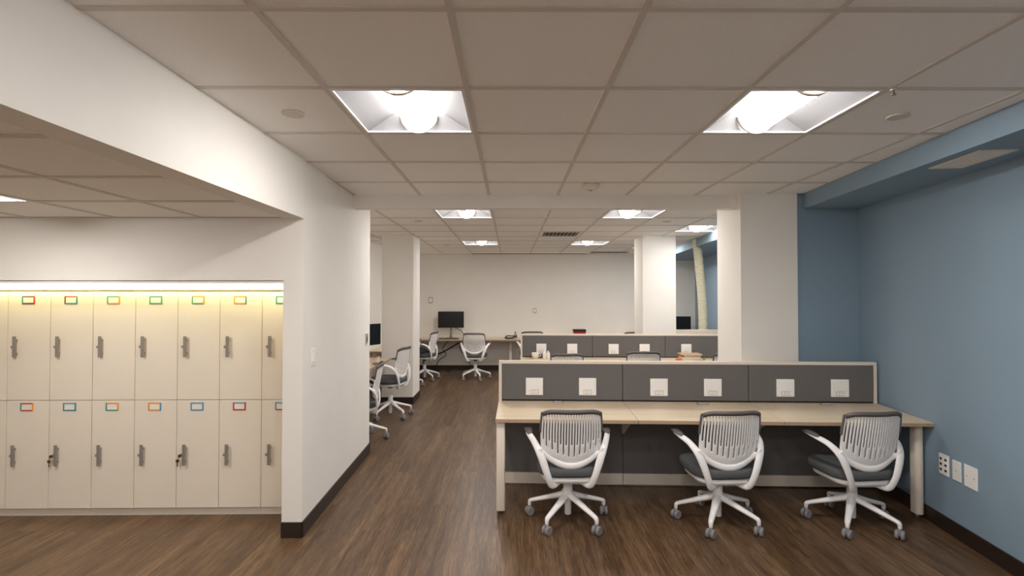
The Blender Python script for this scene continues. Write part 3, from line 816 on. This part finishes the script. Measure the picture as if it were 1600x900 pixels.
# ------------------------------------------------------------------ wall plates
def wx(Y): return -1.436-(Y-JY)*.0319
def plate_left(pyc, px, w, h, name, label, cat, detail):
    # on the left white wall (faces +x)
    Y = 3.8
    for _ in range(30):
        x, _, z = atY(px, pyc, Y); Y += (x-wx(Y))*-1.6 if False else 0
        # solve x == wx(Y)
        X, yy, zz = ray(px, pyc); k = -1.436/X
        for _ in range(8): k = wx(yy*k)/X
        Y = yy*k; z = H+zz*k; break
    r = empty(name, (wx(Y), Y, z), .032)
    MB().box(0, .006, -w/2, w/2, -h/2, h/2, bevel=.002).build('cover_plate', M['plate'], r)
    detail(r); tag(r, label, cat); return r
def d_switch(r): MB().box(.005, .011, -.016, .016, -.034, .034, bevel=.002).build('rocker', M['plate'], r)
plate_left(558, 489, .08, .125, 'light_switch', 'white rocker light switch on the white wall end', 'light switch', d_switch)
def d_dual(r):
    MB().box(.005, .016, -.05, .0, -.05, .05, bevel=.002).build('keypad', M['platedk'], r)
    MB().box(.015, .018, -.042, -.018, -.03, .02).build('display', M['dark'], r)
    MB().box(.005, .010, .02, .05, -.035, .035, bevel=.002).build('rocker', M['plate'], r)
plate_left(528.5, 572.5, .14, .13, 'wall_keypad', 'small keypad and switch plate near the far edge of the white wall', 'keypad', d_dual)

def plate_right(px, py, w, h, name, label, cat, kind):
    X, yy, zz = ray(px, py); k = 3.2/X
    for _ in range(12): k = bw(yy*k)/X
    Y = yy*k; z = H+zz*k
    r = empty(name, (bw(Y), Y, z), -math.atan(.140))
    MB().box(-.007, 0, -w/2, w/2, -h/2, h/2, bevel=.002).build('cover_plate', M['plate'], r)
    if kind == 'sockets':
        for j in range(3):
            for s in (-1, 1):
                f = MB().box(-.0095, -.006, s*.024-.017, s*.024+.017, -.055+.038*j, -.023+.038*j, bevel=.001, seg=1).build('socket', M['plate'], r)
                MB().box(-.0102, -.009, s*.024-.011, s*.024+.011, -.046+.038*j, -.030+.038*j).build('socket_opening', M['dark'], f)
    else:
        for s in ((0,) if kind == 'one' else (-1, 1)):
            MB().lathe([(.004, -.006), (.004, -.009)], (0, 0, .0) if not s else (0, s*w*.28, 0), 'x', M['platedk'], 10).build('screw', parent=r)
    tag(r, label, cat); return r
plate_right(1476, 726, .098, .145, 'wall_socket', 'wall socket plate with dark openings on the blue wall', 'wall socket', 'sockets')
plate_right(1496, 736, .080, .135, 'blank_plate', 'narrow blank white plate on the blue wall between two others', 'wall plate', 'one')
plate_right(1518, 746, .115, .145, 'blank_plate', 'wide blank white plate on the blue wall, nearest the viewer', 'wall plate', 'two')
for px, py, w, h, nm, lab in ((673, 469, .09, .135, 'blank_plate', 'blank beige plate on the back wall left of the monitor'), (835.5, 485.5, .075, .11, 'thermostat', 'small rounded thermostat on the back wall above the bottle')):
    x, y, z = atY(px, py, YB)
    r = empty(nm, (x, YB, z))
    MB().pad(0, 0, w, h, 0, .012, .02 if nm == 'thermostat' else .006, .003, M['platedk'], seg=4).build('cover_plate', parent=r).rotation_euler = (PI/2, 0, 0)
    MB().pad(0, 0, w*.72, h*.72, .011, .016, .02 if nm == 'thermostat' else .004, .002, M['plate'], seg=4).build('face', parent=r).rotation_euler = (PI/2, 0, 0)
    tag(r, lab, 'thermostat' if nm == 'thermostat' else 'wall plate')

# ------------------------------------------------------------------ camera, world
cam = bpy.data.cameras.new('camera'); co = bpy.data.objects.new('camera', cam); COL.objects.link(co)
cam.sensor_width = 36; cam.lens = 18; cam.clip_start = .05
co.location = (0, 0, H); co.rotation_euler = (math.radians(90.93), 0, -math.radians(.21))
sc = bpy.context.scene; sc.camera = co
w = bpy.data.worlds.new('world'); sc.world = w; w.use_nodes = True
w.node_tree.nodes['Background'].inputs[0].default_value = (.5, .5, .5, 1); w.node_tree.nodes['Background'].inputs[1].default_value = .05
sc.view_settings.view_transform = 'Standard'; sc.view_settings.look = 'None'; sc.view_settings.gamma = 1
sc.view_settings.use_curve_mapping = False
sc.view_settings.exposure = 0.27
sc.cycles.max_bounces = 12; sc.cycles.diffuse_bounces = 8
